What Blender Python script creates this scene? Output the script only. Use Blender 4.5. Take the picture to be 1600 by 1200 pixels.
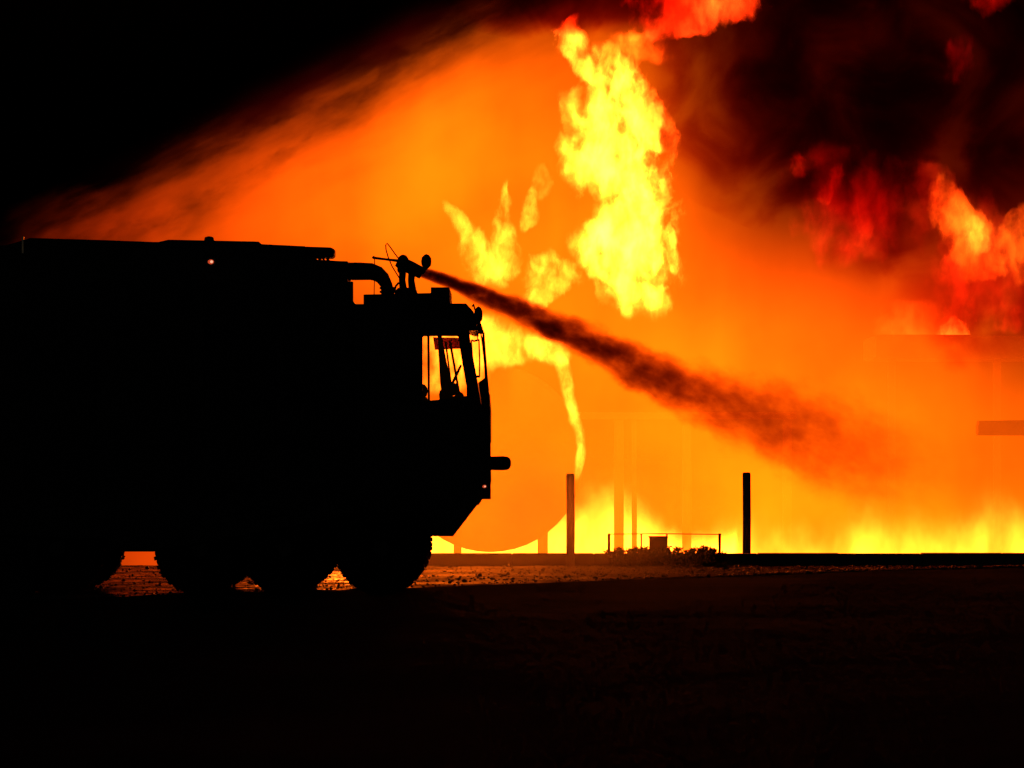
import bpy, bmesh, math, random
from mathutils import Vector, Matrix

# ------------------------------------------------------------------ clear
for o in list(bpy.data.objects):
    bpy.data.objects.remove(o, do_unlink=True)
scene = bpy.context.scene
COL = scene.collection
random.seed(7)

# ------------------------------------------------------------------ camera
EYE = 1.6            # the photographer's eye height, metres
F = 5400.0           # focal length in units of 1/1600 of the picture width
HX, HY = 800.0, 714.0
cam_data = bpy.data.cameras.new('camera')
cam = bpy.data.objects.new('camera', cam_data)
COL.objects.link(cam)
cam.location = (0, 0, EYE)
cam.rotation_euler = (math.radians(90), 0, 0)
cam_data.sensor_width = 36.0
cam_data.lens = 36.0 * F / 1600.0
cam_data.shift_y = (HY - 600.0) / 1600.0
cam_data.clip_start = 0.5
cam_data.clip_end = 6000.0
scene.camera = cam

# ------------------------------------------------------------------ night sky
world = bpy.data.worlds.new('World')
scene.world = world
world.use_nodes = True
wn = world.node_tree
bg = wn.nodes['Background']
sky = wn.nodes.new('ShaderNodeTexSky')
sky.sky_type = 'NISHITA'
sky.sun_disc = False
sky.sun_elevation = math.radians(-4.0)
sky.sun_rotation = math.radians(200)
wn.links.new(sky.outputs['Color'], bg.inputs['Color'])
bg.inputs['Strength'].default_value = 0.1

# ------------------------------------------------------------------ exposure, render settings
vs = scene.view_settings
scene.display_settings.display_device = 'sRGB'
vs.view_transform = 'Standard'
vs.look = 'None'
vs.exposure = 0.0
vs.gamma = 1.0
vs.use_curve_mapping = False
cy = scene.cycles
cy.use_adaptive_sampling = True
cy.adaptive_threshold = 0.02
cy.adaptive_min_samples = 16
cy.use_denoising = True
try:
    cy.denoiser = 'OPENIMAGEDENOISE'
except Exception:
    pass
cy.max_bounces = 6
cy.diffuse_bounces = 1
cy.glossy_bounces = 3
cy.transmission_bounces = 4
cy.volume_bounces = 1
cy.transparent_max_bounces = 96
cy.sample_clamp_indirect = 20.0
cy.volume_max_steps = 256


# ------------------------------------------------------------------ helpers
def at(px, py, d):
    """a point at distance d, from a sight line of the survey of the photograph"""
    return Vector(((px - HX) / F * d, d, EYE + (HY - py) / F * d))


def ground_d(py):
    return F * EYE / (py - HY)


def tag(o, label=None, cat=None, group=None, kind=None):
    if label: o['label'] = label
    if cat: o['category'] = cat
    if group: o['group'] = group
    if kind: o['kind'] = kind
    return o


def empty(name, loc, label, cat, group=None):
    o = bpy.data.objects.new(name, None)
    o.empty_display_size = 0.2
    o.location = loc
    COL.objects.link(o)
    return tag(o, label, cat, group)


def put(name, bm, mat, parent=None, smooth=False, origin=None):
    """link a bmesh given in world metres as one mesh object"""
    me = bpy.data.meshes.new(name)
    bmesh.ops.recalc_face_normals(bm, faces=bm.faces[:])
    if smooth:
        for f in bm.faces: f.smooth = True
    org = Vector(origin) if origin is not None else (parent_world(parent) if parent else Vector((0, 0, 0)))
    bmesh.ops.translate(bm, verts=bm.verts[:], vec=-org)
    bm.to_mesh(me)
    bm.free()
    if mat: me.materials.append(mat)
    o = bpy.data.objects.new(name, me)
    COL.objects.link(o)
    if parent:
        o.parent = parent
        o.location = org - parent_world(parent)
    else:
        o.location = org
    return o


def parent_world(p):
    v = Vector((0, 0, 0))
    while p is not None:
        v += p.location
        p = p.parent
    return v


def box(bm, x0, x1, y0, y1, z0, z1, bevel=0.0):
    r = bmesh.ops.create_cube(bm, size=1.0)
    for v in r['verts']:
        v.co = Vector((x0 + (v.co.x + .5) * (x1 - x0), y0 + (v.co.y + .5) * (y1 - y0), z0 + (v.co.z + .5) * (z1 - z0)))
    if bevel:
        es = list({e for v in r['verts'] for e in v.link_edges})
        bmesh.ops.bevel(bm, geom=es, offset=bevel, segments=2, affect='EDGES', profile=0.5)


def prism(bm, pts, y0, y1, bevel=0.0):
    """extrude an (x,z) outline from y0 to y1"""
    a = [bm.verts.new((x, y0, z)) for x, z in pts]
    b = [bm.verts.new((x, y1, z)) for x, z in pts]
    n = len(pts)
    fs = [bm.faces.new(a), bm.faces.new(b[::-1])]
    for i in range(n):
        fs.append(bm.faces.new((a[i], b[i], b[(i + 1) % n], a[(i + 1) % n])))
    if bevel:
        es = list({e for f in fs[:2] for e in f.edges})
        bmesh.ops.bevel(bm, geom=es, offset=bevel, segments=2, affect='EDGES', profile=0.5)


def tube(bm, pts, r, seg=10, cap=True):
    """round tube through 3-D points; r a number or a list"""
    pts = [Vector(p) for p in pts]
    n = len(pts)
    rs = r if isinstance(r, (list, tuple)) else [r] * n
    rings = []
    up0 = None
    for i, p in enumerate(pts):
        t = (pts[min(i + 1, n - 1)] - pts[max(i - 1, 0)]).normalized()
        if up0 is None:
            up0 = Vector((0, 1, 0)) if abs(t.y) < .9 else Vector((1, 0, 0))
        u = (up0 - t * up0.dot(t)).normalized()
        up0 = u
        w = t.cross(u)
        rings.append([bm.verts.new(p + (u * math.cos(a) + w * math.sin(a)) * rs[i])
                      for a in [2 * math.pi * k / seg for k in range(seg)]])
    for i in range(n - 1):
        for k in range(seg):
            bm.faces.new((rings[i][k], rings[i][(k + 1) % seg], rings[i + 1][(k + 1) % seg], rings[i + 1][k]))
    if cap:
        bm.faces.new(rings[0][::-1])
        bm.faces.new(rings[-1])


def lathe_y(bm, cx, cz, prof, seg=32):
    """revolve (y, r) profile about an axis along y through (cx, cz)"""
    rings = []
    for y, r in prof:
        rings.append([bm.verts.new((cx + r * math.cos(a), y, cz + r * math.sin(a)))
                      for a in [2 * math.pi * k / seg for k in range(seg)]])
    for i in range(len(rings) - 1):
        for k in range(seg):
            bm.faces.new((rings[i][k], rings[i][(k + 1) % seg], rings[i + 1][(k + 1) % seg], rings[i + 1][k]))
    bm.faces.new(rings[0][::-1])
    bm.faces.new(rings[-1])


def ball(bm, c, rx, ry, rz, sub=2):
    r = bmesh.ops.create_icosphere(bm, subdivisions=sub, radius=1.0)
    for v in r['verts']:
        v.co = Vector((c[0] + v.co.x * rx, c[1] + v.co.y * ry, c[2] + v.co.z * rz))


# ---- node helpers
class G:
    def __init__(self, name):
        self.mat = bpy.data.materials.new(name)
        self.mat.use_nodes = True
        self.t = self.mat.node_tree
        self.t.nodes.clear()
        self.out = self.t.nodes.new('ShaderNodeOutputMaterial')

    def node(self, kind, **kw):
        n = self.t.nodes.new(kind)
        for k, v in kw.items(): setattr(n, k, v)
        return n

    def set(self, sock, v):
        if isinstance(v, bpy.types.NodeSocket): self.t.links.new(v, sock)
        else: sock.default_value = v

    def m(self, op, a, b=None, c=None, clamp=False):
        n = self.node('ShaderNodeMath', operation=op, use_clamp=clamp)
        self.set(n.inputs[0], a)
        if b is not None: self.set(n.inputs[1], b)
        if c is not None: self.set(n.inputs[2], c)
        return n.outputs[0]

    def v(self, op, a, b=None):
        n = self.node('ShaderNodeVectorMath', operation=op)
        self.set(n.inputs[0], a)
        if b is not None: self.set(n.inputs[3 if op == 'SCALE' else 1], b)
        return n.outputs['Value' if op in ('LENGTH', 'DOT_PRODUCT') else 'Vector']

    def objco(self):
        return self.node('ShaderNodeTexCoord').outputs['Object']

    def sep(self, vec):
        n = self.node('ShaderNodeSeparateXYZ')
        self.set(n.inputs[0], vec)
        return n.outputs[0], n.outputs[1], n.outputs[2]

    def comb(self, x, y, z):
        n = self.node('ShaderNodeCombineXYZ')
        for s, v in zip(n.inputs, (x, y, z)): self.set(s, v)
        return n.outputs[0]

    def noise(self, vec, scale, detail=3.0, rough=.55, out=0, dist=0.0):
        n = self.node('ShaderNodeTexNoise', noise_dimensions='3D')
        self.set(n.inputs['Vector'], vec)
        n.inputs['Scale'].default_value = scale
        n.inputs['Detail'].default_value = detail
        n.inputs['Roughness'].default_value = rough
        n.inputs['Distortion'].default_value = dist
        return n.outputs[out]

    def ss(self, x, lo, hi, a=0.0, b=1.0, kind='SMOOTHSTEP'):
        n = self.node('ShaderNodeMapRange', interpolation_type=kind)
        n.clamp = True
        for k, val in zip(range(5), (x, lo, hi, a, b)): self.set(n.inputs[k], val)
        return n.outputs[0]

    def curve(self, x, pts):
        """piecewise curve through (x, y) pairs; returns the value in real units"""
        xs = [p[0] for p in pts]; ys = [p[1] for p in pts]
        x0, x1, y0, y1 = min(xs), max(xs), min(ys), max(ys)
        if y1 - y0 < 1e-6: y1 = y0 + 1e-6
        u = self.ss(x, x0, x1, kind='LINEAR')
        n = self.node('ShaderNodeFloatCurve')
        c = n.mapping.curves[0]
        q = sorted(((px - x0) / (x1 - x0), (py - y0) / (y1 - y0)) for px, py in pts)
        c.points[0].location = q[0]
        c.points[1].location = q[-1]
        for p in q[1:-1]: c.points.new(*p)
        for p in c.points: p.handle_type = 'AUTO_CLAMPED'
        n.mapping.update()
        self.set(n.inputs['Value'], u)
        return self.m('MULTIPLY_ADD', n.outputs[0], y1 - y0, y0)

    def emit_volume(self, color, strength, absorb=None, absorb_color=(.3, .05, .03, 1)):
        e = self.node('ShaderNodeEmission')
        self.set(e.inputs['Color'], color)
        self.set(e.inputs['Strength'], strength)
        s = e.outputs[0]
        if absorb is not None:
            a = self.node('ShaderNodeVolumeAbsorption')
            a.inputs['Color'].default_value = absorb_color
            self.set(a.inputs['Density'], absorb)
            ad = self.node('ShaderNodeAddShader')
            self.set(ad.inputs[0], s); self.set(ad.inputs[1], a.outputs[0])
            s = ad.outputs[0]
        self.t.links.new(s, self.out.inputs['Volume'])


def surface(name, color, rough=.6, metal=0.0, vary=.25, scale=6.0, bump=0.0, spec=.5, stretch=(1, 1, 1)):
    g = G(name)
    p = g.objco()
    mp = g.v('MULTIPLY', p, stretch)
    n = g.noise(mp, scale, 5, .6)
    b = g.node('ShaderNodeBsdfPrincipled')
    mix = g.node('ShaderNodeMix', data_type='RGBA')
    g.set(mix.inputs[0], n)
    mix.inputs[6].default_value = (*[c * (1 - vary) for c in color], 1)
    mix.inputs[7].default_value = (*[min(1, c * (1 + vary)) for c in color], 1)
    g.set(b.inputs['Base Color'], mix.outputs[2])
    g.set(b.inputs['Roughness'], g.ss(n, .3, .7, max(0, rough - .1), min(1, rough + .1)))
    b.inputs['Metallic'].default_value = metal
    b.inputs['Specular IOR Level'].default_value = spec
    if bump:
        bu = g.node('ShaderNodeBump')
        bu.inputs['Strength'].default_value = bump
        bu.inputs['Distance'].default_value = .02
        g.set(bu.inputs['Height'], g.noise(mp, scale * 3, 4, .65))
        g.set(b.inputs['Normal'], bu.outputs[0])
    g.t.links.new(b.outputs[0], g.out.inputs['Surface'])
    return g.mat


def lamp_mat(name, color, strength):
    g = G(name)
    e = g.node('ShaderNodeEmission')
    e.inputs['Color'].default_value = (*color, 1)
    e.inputs['Strength'].default_value = strength
    g.t.links.new(e.outputs[0], g.out.inputs['Surface'])
    return g.mat


def pane_mat(name, tint, gloss=.06):
    g = G(name)
    tr = g.node('ShaderNodeBsdfTransparent')
    tr.inputs['Color'].default_value = (*tint, 1)
    gl = g.node('ShaderNodeBsdfGlossy')
    gl.inputs['Roughness'].default_value = .03
    mx = g.node('ShaderNodeMixShader')
    mx.inputs[0].default_value = gloss
    g.t.links.new(tr.outputs[0], mx.inputs[1])
    g.t.links.new(gl.outputs[0], mx.inputs[2])
    g.t.links.new(mx.outputs[0], g.out.inputs['Surface'])
    return g.mat


MAT = {
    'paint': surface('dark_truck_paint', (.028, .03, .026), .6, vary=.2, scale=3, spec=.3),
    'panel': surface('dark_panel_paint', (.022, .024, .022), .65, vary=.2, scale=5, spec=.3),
    'steel': surface('dark_steel', (.05, .05, .05), .55, .6, scale=8),
    'rubber': surface('tyre_rubber', (.015, .015, .015), .9, scale=14, bump=.3, spec=.2),
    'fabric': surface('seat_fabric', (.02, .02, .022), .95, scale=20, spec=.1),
    'cable': surface('cable_rubber', (.02, .015, .012), .8, scale=20, spec=.2),
    'concrete': surface('post_concrete', (.26, .23, .2), .9, vary=.35, scale=9, bump=.5, spec=.2),
    'kerb': surface('kerb_concrete', (.16, .14, .12), .92, vary=.4, scale=5, bump=.6, spec=.2),
    'rust': surface('rusty_steel', (.11, .06, .04), .85, .2, vary=.5, scale=3, bump=.5, spec=.2),
    'wood': surface('crate_wood', (.14, .10, .06), .9, vary=.4, scale=7, bump=.4, spec=.2, stretch=(1, 1, 5)),
    'leaf': surface('scrub_leaf', (.06, .065, .03), .8, vary=.5, scale=10, spec=.3),
    'twig': surface('scrub_twig', (.07, .05, .035), .9, vary=.3, scale=14, spec=.2),
    'glass': pane_mat('cab_glass', (.93, .92, .9)),
    'tint': pane_mat('tinted_sun_strip', (.16, .05, .07)),
    'mirror': surface('mirror_back', (.03, .03, .03), .5, .2, scale=8),
    'lamp_red': lamp_mat('lit_marker_lamp', (1.0, .1, .03), .55),
    'lamp_white': lamp_mat('lit_lamp_bulb', (1.0, .5, .3), 1.0),
    'chrome': surface('chrome', (.6, .6, .6), .2, 1.0, vary=.1, scale=10),
}


# ------------------------------------------------------------------ ground
def asphalt():
    g = G('asphalt')
    p = g.objco()
    n = g.noise(p, .35, 4, .6)
    f = g.noise(p, 40, 3, .7)
    b = g.node('ShaderNodeBsdfPrincipled')
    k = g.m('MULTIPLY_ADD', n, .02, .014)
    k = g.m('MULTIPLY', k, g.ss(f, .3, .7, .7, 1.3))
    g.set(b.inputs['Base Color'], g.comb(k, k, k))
    b.inputs['Roughness'].default_value = .85
    b.inputs['Specular IOR Level'].default_value = .03
    bu = g.node('ShaderNodeBump')
    bu.inputs['Strength'].default_value = .5
    bu.inputs['Distance'].default_value = .01
    g.set(bu.inputs['Height'], f)
    g.set(b.inputs['Normal'], bu.outputs[0])
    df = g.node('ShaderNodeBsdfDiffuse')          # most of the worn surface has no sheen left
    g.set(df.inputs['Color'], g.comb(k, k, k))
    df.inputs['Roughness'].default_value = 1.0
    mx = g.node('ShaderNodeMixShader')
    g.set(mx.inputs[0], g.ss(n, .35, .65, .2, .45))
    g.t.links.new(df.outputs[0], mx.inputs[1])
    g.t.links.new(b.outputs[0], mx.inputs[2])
    g.t.links.new(mx.outputs[0], g.out.inputs['Surface'])
    return g.mat


def gravel_ground():
    """wet gravel and trodden grass: soaked and glossy where the spray has run, dry to the right"""
    g = G('wet_gravel')
    p = g.objco()
    x, y, z = g.sep(p)
    big = g.noise(p, .8, 3, .6)
    fine = g.noise(p, 9, 5, .7)
    b = g.node('ShaderNodeBsdfPrincipled')
    wet = g.ss(g.m('MULTIPLY_ADD', big, 3.0, x), 4.2, -.5)
    patch = g.ss(g.noise(g.v('MULTIPLY', p, (.5, 1.4, 1)), 1.3, 3, .6), .40, .6)
    wet2 = g.m('MULTIPLY', wet, g.m('MULTIPLY_ADD', patch, .5, .5))
    k = g.ss(fine, .3, .7, .4, 1.6)
    cr = g.m('MULTIPLY', k, .09)
    g.set(b.inputs['Base Color'], g.comb(cr, g.m('MULTIPLY', cr, .8), g.m('MULTIPLY', cr, .6)))
    g.set(b.inputs['Roughness'], g.ss(wet2, 0, 1, .95, .14, 'LINEAR'))
    g.set(b.inputs['Specular IOR Level'], g.ss(wet2, 0, 1, .03, .9, 'LINEAR'))
    g.t.links.new(b.outputs[0], g.out.inputs['Surface'])
    return g.mat


def sheet(name, pts, z, mat):
    bm = bmesh.new()
    bm.faces.new([bm.verts.new((x, y, z)) for x, y in pts])
    o = put(name, bm, mat)
    tag(o, kind='structure')
    return o


PIT = -.75      # floor of the fire pit
bm = bmesh.new()
prof = [(-300, -.004), (50.7, -.004), (50.75, PIT), (100, PIT), (108, -.004), (5000, -.004)]
ga = [bm.verts.new((-2500, a, b)) for a, b in prof]
gb = [bm.verts.new((2500, a, b)) for a, b in prof]
for i in range(len(prof) - 1):
    bm.faces.new((ga[i], gb[i], gb[i + 1], ga[i + 1]))
tag(put('ground', bm, surface('dark_earth', (.03, .025, .02), 1.0, vary=.4, scale=.5, spec=0)), kind='structure')
edge = []
for px, py in [(-700, 961), (150, 935), (640, 919), (1000, 906), (1350, 893), (1900, 879)]:
    d = ground_d(py)
    edge.append((at(px, py, d).x, d))
road_pts = [(-60, -20)] + [(-60, edge[0][1])] + edge + [(60, edge[-1][1]), (60, -20)]
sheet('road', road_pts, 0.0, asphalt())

KERB_D = 50.5
def edge_y(x):
    for (x0, y0), (x1, y1) in zip(edge, edge[1:]):
        if x0 <= x <= x1: return y0 + (y1 - y0) * (x - x0) / (x1 - x0)
    return edge[0][1] if x < edge[0][0] else edge[-1][1]


def build_verge():
    from mathutils import noise as mn
    vs_, fs_ = [], []
    nx, ny = 760, 150
    for i in range(nx + 1):
        x = -10.5 + 27.0 * i / nx
        y0 = edge_y(x)
        for j in range(ny + 1):
            y = y0 + (KERB_D + .02 - y0) * j / ny
            h = mn.noise(Vector((x * 9, y * 9, 0))) * .003 + mn.noise(Vector((x * 23, y * 23, 9))) * .004 + mn.noise(Vector((x * 2.1, y * 2.1, 4))) * .011 + rs0.uniform(-.0025, .0025)
            vs_.append((x, y, .004 if j == 0 else .014 + max(h, -.009)))
    for i in range(nx):
        for j in range(ny):
            a_ = i * (ny + 1) + j
            fs_.append((a_, a_ + ny + 1, a_ + ny + 2, a_ + 1))
    me_ = bpy.data.meshes.new('verge')
    me_.from_pydata(vs_, [], fs_)
    for p_ in me_.polygons: p_.use_smooth = True
    me_.materials.append(gravel_ground())
    o_ = bpy.data.objects.new('verge', me_)
    COL.objects.link(o_)
    tag(o_, kind='structure')


rs0 = random.Random(21)
build_verge()

# loose stones of the verge, too many to count
bm = bmesh.new()
base = bmesh.new()
bmesh.ops.create_icosphere(base, subdivisions=1, radius=1.0)
bv = [v.co.copy() for v in base.verts]
bf = [[v.index for v in f.verts] for f in base.faces]
base.free()
rs = random.Random(3)
verts, faces = [], []
for i in range(2600):
    x = rs.uniform(-8.5, 8.5)
    y0 = edge_y(x)
    y = y0 + (KERB_D - .15 - y0) * rs.random() ** 1.5
    s = rs.uniform(.008, .022) * (1.5 if rs.random() < .1 else 1)
    a = rs.uniform(0, 6.28)
    ca, sa = math.cos(a), math.sin(a)
    sx, sy, sz = s * rs.uniform(.8, 1.4), s * rs.uniform(.7, 1.1), s * rs.uniform(.5, .9)
    b0 = len(verts)
    for v in bv:
        j = 1 + rs.uniform(-.2, .2)
        vx, vy, vz = v.x * sx * j, v.y * sy * j, v.z * sz * j
        verts.append((x + vx * ca - vy * sa, y + vx * sa + vy * ca, .014 + sz * .4 + vz))
    faces += [[b0 + k for k in f] for f in bf]
bm.free()
me = bpy.data.meshes.new('gravel')
me.from_pydata(verts, [], faces)
gm = surface('wet_stone', (.10, .09, .08), .3, vary=.4, scale=25, spec=.5)
me.materials.append(gm)
o = bpy.data.objects.new('gravel', me)
COL.objects.link(o)
tag(o, 'loose wet gravel strewn over the verge between road and kerb', 'gravel', kind='stuff')

# low kerb of the fire pit, laid from concrete blocks
kerb = empty('pit_kerb', (0, KERB_D, 0), 'long low concrete kerb edging the fire pit, black against the flames', 'kerb')
x = -3.6
i = 0
kz = EYE + (HY - 865) / F * KERB_D
bm = bmesh.new()
box(bm, -3.55, 15.5, KERB_D + .03, KERB_D + .24, 0, kz - .012)
put('mortar_core', bm, MAT['kerb'], kerb)
while x < 15.5:
    L = 1.2
    bm = bmesh.new()
    box(bm, x + .006, x + L - .006, KERB_D + rs.uniform(-.008, .008), KERB_D + .32, 0, kz + rs.uniform(-.006, .006), .012)
    put('kerb_block', bm, MAT['kerb'], kerb)
    x += L


# ------------------------------------------------------------------ the fire truck
TD = 40.0
TW = 2.5
S = TD / F


def q(px, py):
    p = at(px, py, TD)
    return (p.x, p.z)


def qs(*pp): return [q(*p) for p in pp]


truck = empty('fire_truck', (q(350, 930)[0], TD + TW / 2, 0),
              'big eight-wheeled fire truck in black silhouette with a roof water cannon', 'fire truck')
Y0, Y1 = TD, TD + TW

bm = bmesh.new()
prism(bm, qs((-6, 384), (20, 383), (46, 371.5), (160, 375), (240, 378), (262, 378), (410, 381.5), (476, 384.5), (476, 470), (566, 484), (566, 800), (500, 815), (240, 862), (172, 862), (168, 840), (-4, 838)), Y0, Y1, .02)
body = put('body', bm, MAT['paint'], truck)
bm = bmesh.new()
prism(bm, qs((470, 402), (492, 402), (493, 407), (543, 408), (543, 437), (539, 455), (552, 476), (566, 476), (566, 520), (470, 520)), Y0 + .012, Y0 + .6, .012)
put('pump_housing', bm, MAT['paint'], truck)
# low skirt between the wheels
bm = bmesh.new()
prism(bm, qs((240, 800), (668, 800), (668, 836), (600, 838), (240, 838)), Y0 + .45, Y1 - .45)
put('chassis', bm, MAT['steel'], truck)

bm = bmesh.new()
prism(bm, qs((-6, 836), (60, 836), (52, 929), (-6, 929)), Y0 + .04, Y1 - .04, .02)
put('rear_gap_blocker', bm, MAT['panel'], truck)  # added dark block hiding the lit ground behind the rear wheel
# roof deck gear
bm = bmesh.new()
prism(bm, qs((240, 378.5), (262, 373.5), (403, 376.5), (409, 382)), Y0 + .1, Y0 + .9, .01)
put('roof_locker', bm, MAT['panel'], truck)
bm = bmesh.new()
prism(bm, qs((405, 381.5), (516, 385.5), (521, 388), (521, 398), (517, 401), (480, 401), (470, 396)), Y0 + .12, Y0 + .5, .012)
put('roof_boom', bm, MAT['panel'], truck)
bm = bmesh.new()
for px, w in ((497, 3), (503, 2.2), (510, 2.6)):
    prism(bm, qs((px - w, 400), (px + w, 400), (px + w * .6, 404), (px - w * .7, 403)), Y0 + .3, Y0 + .45)
tube(bm, [(*q(507, 400)[:1], Y0 + .4, q(507, 400)[1]), (q(509.5, 408)[0], Y0 + .4, q(509.5, 408)[1])], .005, 6)
put('boom_bracket', bm, MAT['steel'], truck)

# locker doors along the near side
for x0, x1 in ((40, 150), (180, 300), (318, 430), (444, 552)):
    bm = bmesh.new()
    a = q(x0, 440); b = q(x1, 770)
    box(bm, a[0], b[0], Y0 - .018, Y0 + .01, b[1], a[1], .008)
    d = put('locker_door', bm, MAT['panel'], truck)
    bm = bmesh.new()
    c = q((x0 + x1) / 2, 752)
    box(bm, c[0] - .16, c[0] + .16, Y0 - .04, Y0 - .018, c[1] - .015, c[1] + .015, .006)
    put('handle', bm, MAT['steel'], d)

# supply pipe to the roof cannon
pth = [(500, 421.5), (560, 421), (578, 421.5), (588, 425), (596, 432), (602, 443), (604, 458)]
bm = bmesh.new()
PY = Y0 + .4
tube(bm, [(*q(x, y)[:1], PY, q(x, y)[1]) for x, y in pth], [14 * S, 14 * S, 13.5 * S, 12.5 * S, 11 * S, 9.5 * S, 10.5 * S], 16)
put('water_pipe', bm, MAT['steel'], truck, True)
bm = bmesh.new()
prism(bm, qs((496, 408), (545, 408), (545, 436), (496, 440)), PY - .15, PY + .15, .01)
put('pipe_housing', bm, MAT['panel'], truck)
bm = bmesh.new()
for py in (446, 452):
    tube(bm, [(q(604, py)[0], PY, q(604, py)[1]), (q(604, py + 3)[0], PY, q(604, py + 3)[1])], 13 * S, 16)
put('pipe_flange', bm, MAT['steel'], truck)

# cab: a hollow shell with window openings
cab_bm = bmesh.new()
T = .07


def wall(pts, near=True):
    if near: prism(cab_bm, qs(*pts), Y0 + .02, Y0 + .02 + T)
    else: prism(cab_bm, qs(*pts), Y1 - .02 - T, Y1 - .02)


# near side
wall([(560, 482), (660, 482), (660, 800), (560, 800)])
wall([(660, 482), (744, 490), (746, 515), (733, 517), (716, 526), (714, 525), (662, 525), (660, 527)])
wall([(716, 526), (733, 517), (736, 540), (747, 600), (755, 650), (729, 640), (729, 605), (722, 566)])
wall([(660, 627), (729, 620), (729, 640), (755, 650), (766, 640), (767, 755), (765, 766), (748, 786), (708, 838), (672, 838), (660, 800)])
wall([(747, 598), (758, 590), (764, 612), (766, 640), (755, 650)])
wall([(746, 515), (751, 514), (757.5, 545), (764.5, 612), (758, 590), (756, 565), (752.5, 535), (750, 519)])
# far side: sits deeper in, so its openings are set by its own outline
KF = Y1 / TD


def far(px, py):   # outline point on the far wall seen on the same sight line
    p = at(px, py, Y1)
    return (p.x, p.z)


def fwall(pts): prism(cab_bm, [far(*p) for p in pts], Y1 - .02 - T, Y1 - .02)


fwall([(590, 500), (655, 500), (655, 800), (590, 800)])
fwall([(640, 482), (750, 500), (757, 522), (640, 522)])
fwall([(640, 624), (760, 632), (767, 660), (767, 780), (640, 780)])
fwall([(667.6, 522), (671.4, 522), (672, 626), (668.6, 626)])
fwall([(683.6, 522), (690, 522), (697, 560), (705, 600), (708, 626), (692, 626), (688, 600)])
fwall([(753.5, 520), (757, 520), (764, 612), (767, 640), (760, 640)])
# roof, floor, back, front
prism(cab_bm, qs((553, 475), (728, 474), (740, 487), (745, 514), (738, 514), (700, 500), (553, 500)), Y0 + .022, Y1 - .022)
prism(cab_bm, qs((566, 458), (672, 455.5), (672, 446.5), (701, 446.5), (702.5, 476), (566, 478)), Y0 + .35, Y1 - .5)
prism(cab_bm, qs((566, 690), (764, 690), (766, 755), (748, 784), (708, 836), (672, 836), (566, 800)), Y0 + .1, Y1 - .1)
prism(cab_bm, qs((566, 500), (590, 500), (590, 690), (566, 690)), Y0 + .1, Y1 - .1)
prism(cab_bm, qs((756, 612), (764, 612), (766, 640), (766, 690), (750, 690)), Y0 + .09, Y1 - .12)
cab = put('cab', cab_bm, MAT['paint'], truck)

# glazing
bm = bmesh.new()
prism(bm, qs((660, 525), (716, 526), (729, 605), (729, 625), (660, 627)), Y0 + .05, Y0 + .056)
put('side_window', bm, MAT['glass'], truck)
bm = bmesh.new()
prism(bm, qs((733, 517), (750, 517), (757, 565), (758, 592), (747, 598), (737, 540)), Y0 + .05, Y0 + .056)
put('quarter_window', bm, MAT['glass'], truck)
bm = bmesh.new()
a, b = q(749, 517), q(762, 612)
v = [bm.verts.new(c) for c in ((a[0], Y0 + .1, a[1]), (a[0], Y1 - .15, a[1]), (b[0], Y1 - .15, b[1]), (b[0], Y0 + .1, b[1]))]
bm.faces.new(v)
bmesh.ops.solidify(bm, geom=bm.faces[:], thickness=.008)
put('windscreen', bm, MAT['glass'], truck)
bm = bmesh.new()
prism(bm, qs((676, 526), (716, 527), (719, 544), (679, 546)), Y0 + .16, Y0 + .165)
put('sun_visor', bm, MAT['tint'], truck)
bm = bmesh.new()
for x0, y0, x1, y1, r in ((694.5, 530, 705, 612, .011), (701.5, 530, 716, 612, .014), (684, 545, 696, 610, .01)):
    tube(bm, [(q(x0, y0)[0], Y0 + .6, q(x0, y0)[1]), (q(x1, y1)[0], Y0 + .6, q(x1, y1)[1])], r, 8)
put('grab_rail', bm, MAT['steel'], truck)


def seat(px, py, yy):
    bm = bmesh.new()
    a = q(px, py)
    ball(bm, (a[0], yy, a[1] - .06), .075, .15, .09)
    box(bm, a[0] - .09, a[0] + .07, yy - .24, yy + .24, a[1] - .75, a[1] - .12, .04)
    box(bm, a[0] - .05, a[0] + .42, yy - .24, yy + .24, a[1] - .8, a[1] - .66, .04)
    put('seat', bm, MAT['fabric'], truck, True)


seat(657, 602, Y0 + .5)
seat(690, 604, Y1 - .55)
bm = bmesh.new()
for c in ((704, 606, 13, 11), (693, 621, 9, 9), (716, 619, 8, 9)):
    a = q(c[0], c[1])
    ball(bm, (a[0], Y0 + .75, a[1]), c[2] * S, .2, c[3] * S)
box(bm, q(690, 0)[0], q(745, 0)[0], Y0 + .3, Y1 - .3, q(0, 690)[1], q(0, 618)[1], .03)
put('dashboard', bm, MAT['fabric'], truck, True)
bm = bmesh.new()
ring = [(q(708, 585)[0] + .16 * math.cos(t) * .5, Y0 + .62 + .19 * math.sin(t), q(708, 592)[1] + .17 * math.cos(t)) for t in [k * 2 * math.pi / 20 for k in range(21)]]
tube(bm, ring, .013, 6, False)
put('steering_wheel', bm, MAT['fabric'], truck, True)

# roof cannon
can = bpy.data.objects.new('roof_cannon', None)
COL.objects.link(can)
CY = Y0 + .6


def c3(px, py, dy=0.0):
    a = q(px, py)
    return Vector((a[0], CY + dy, a[1]))


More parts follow.
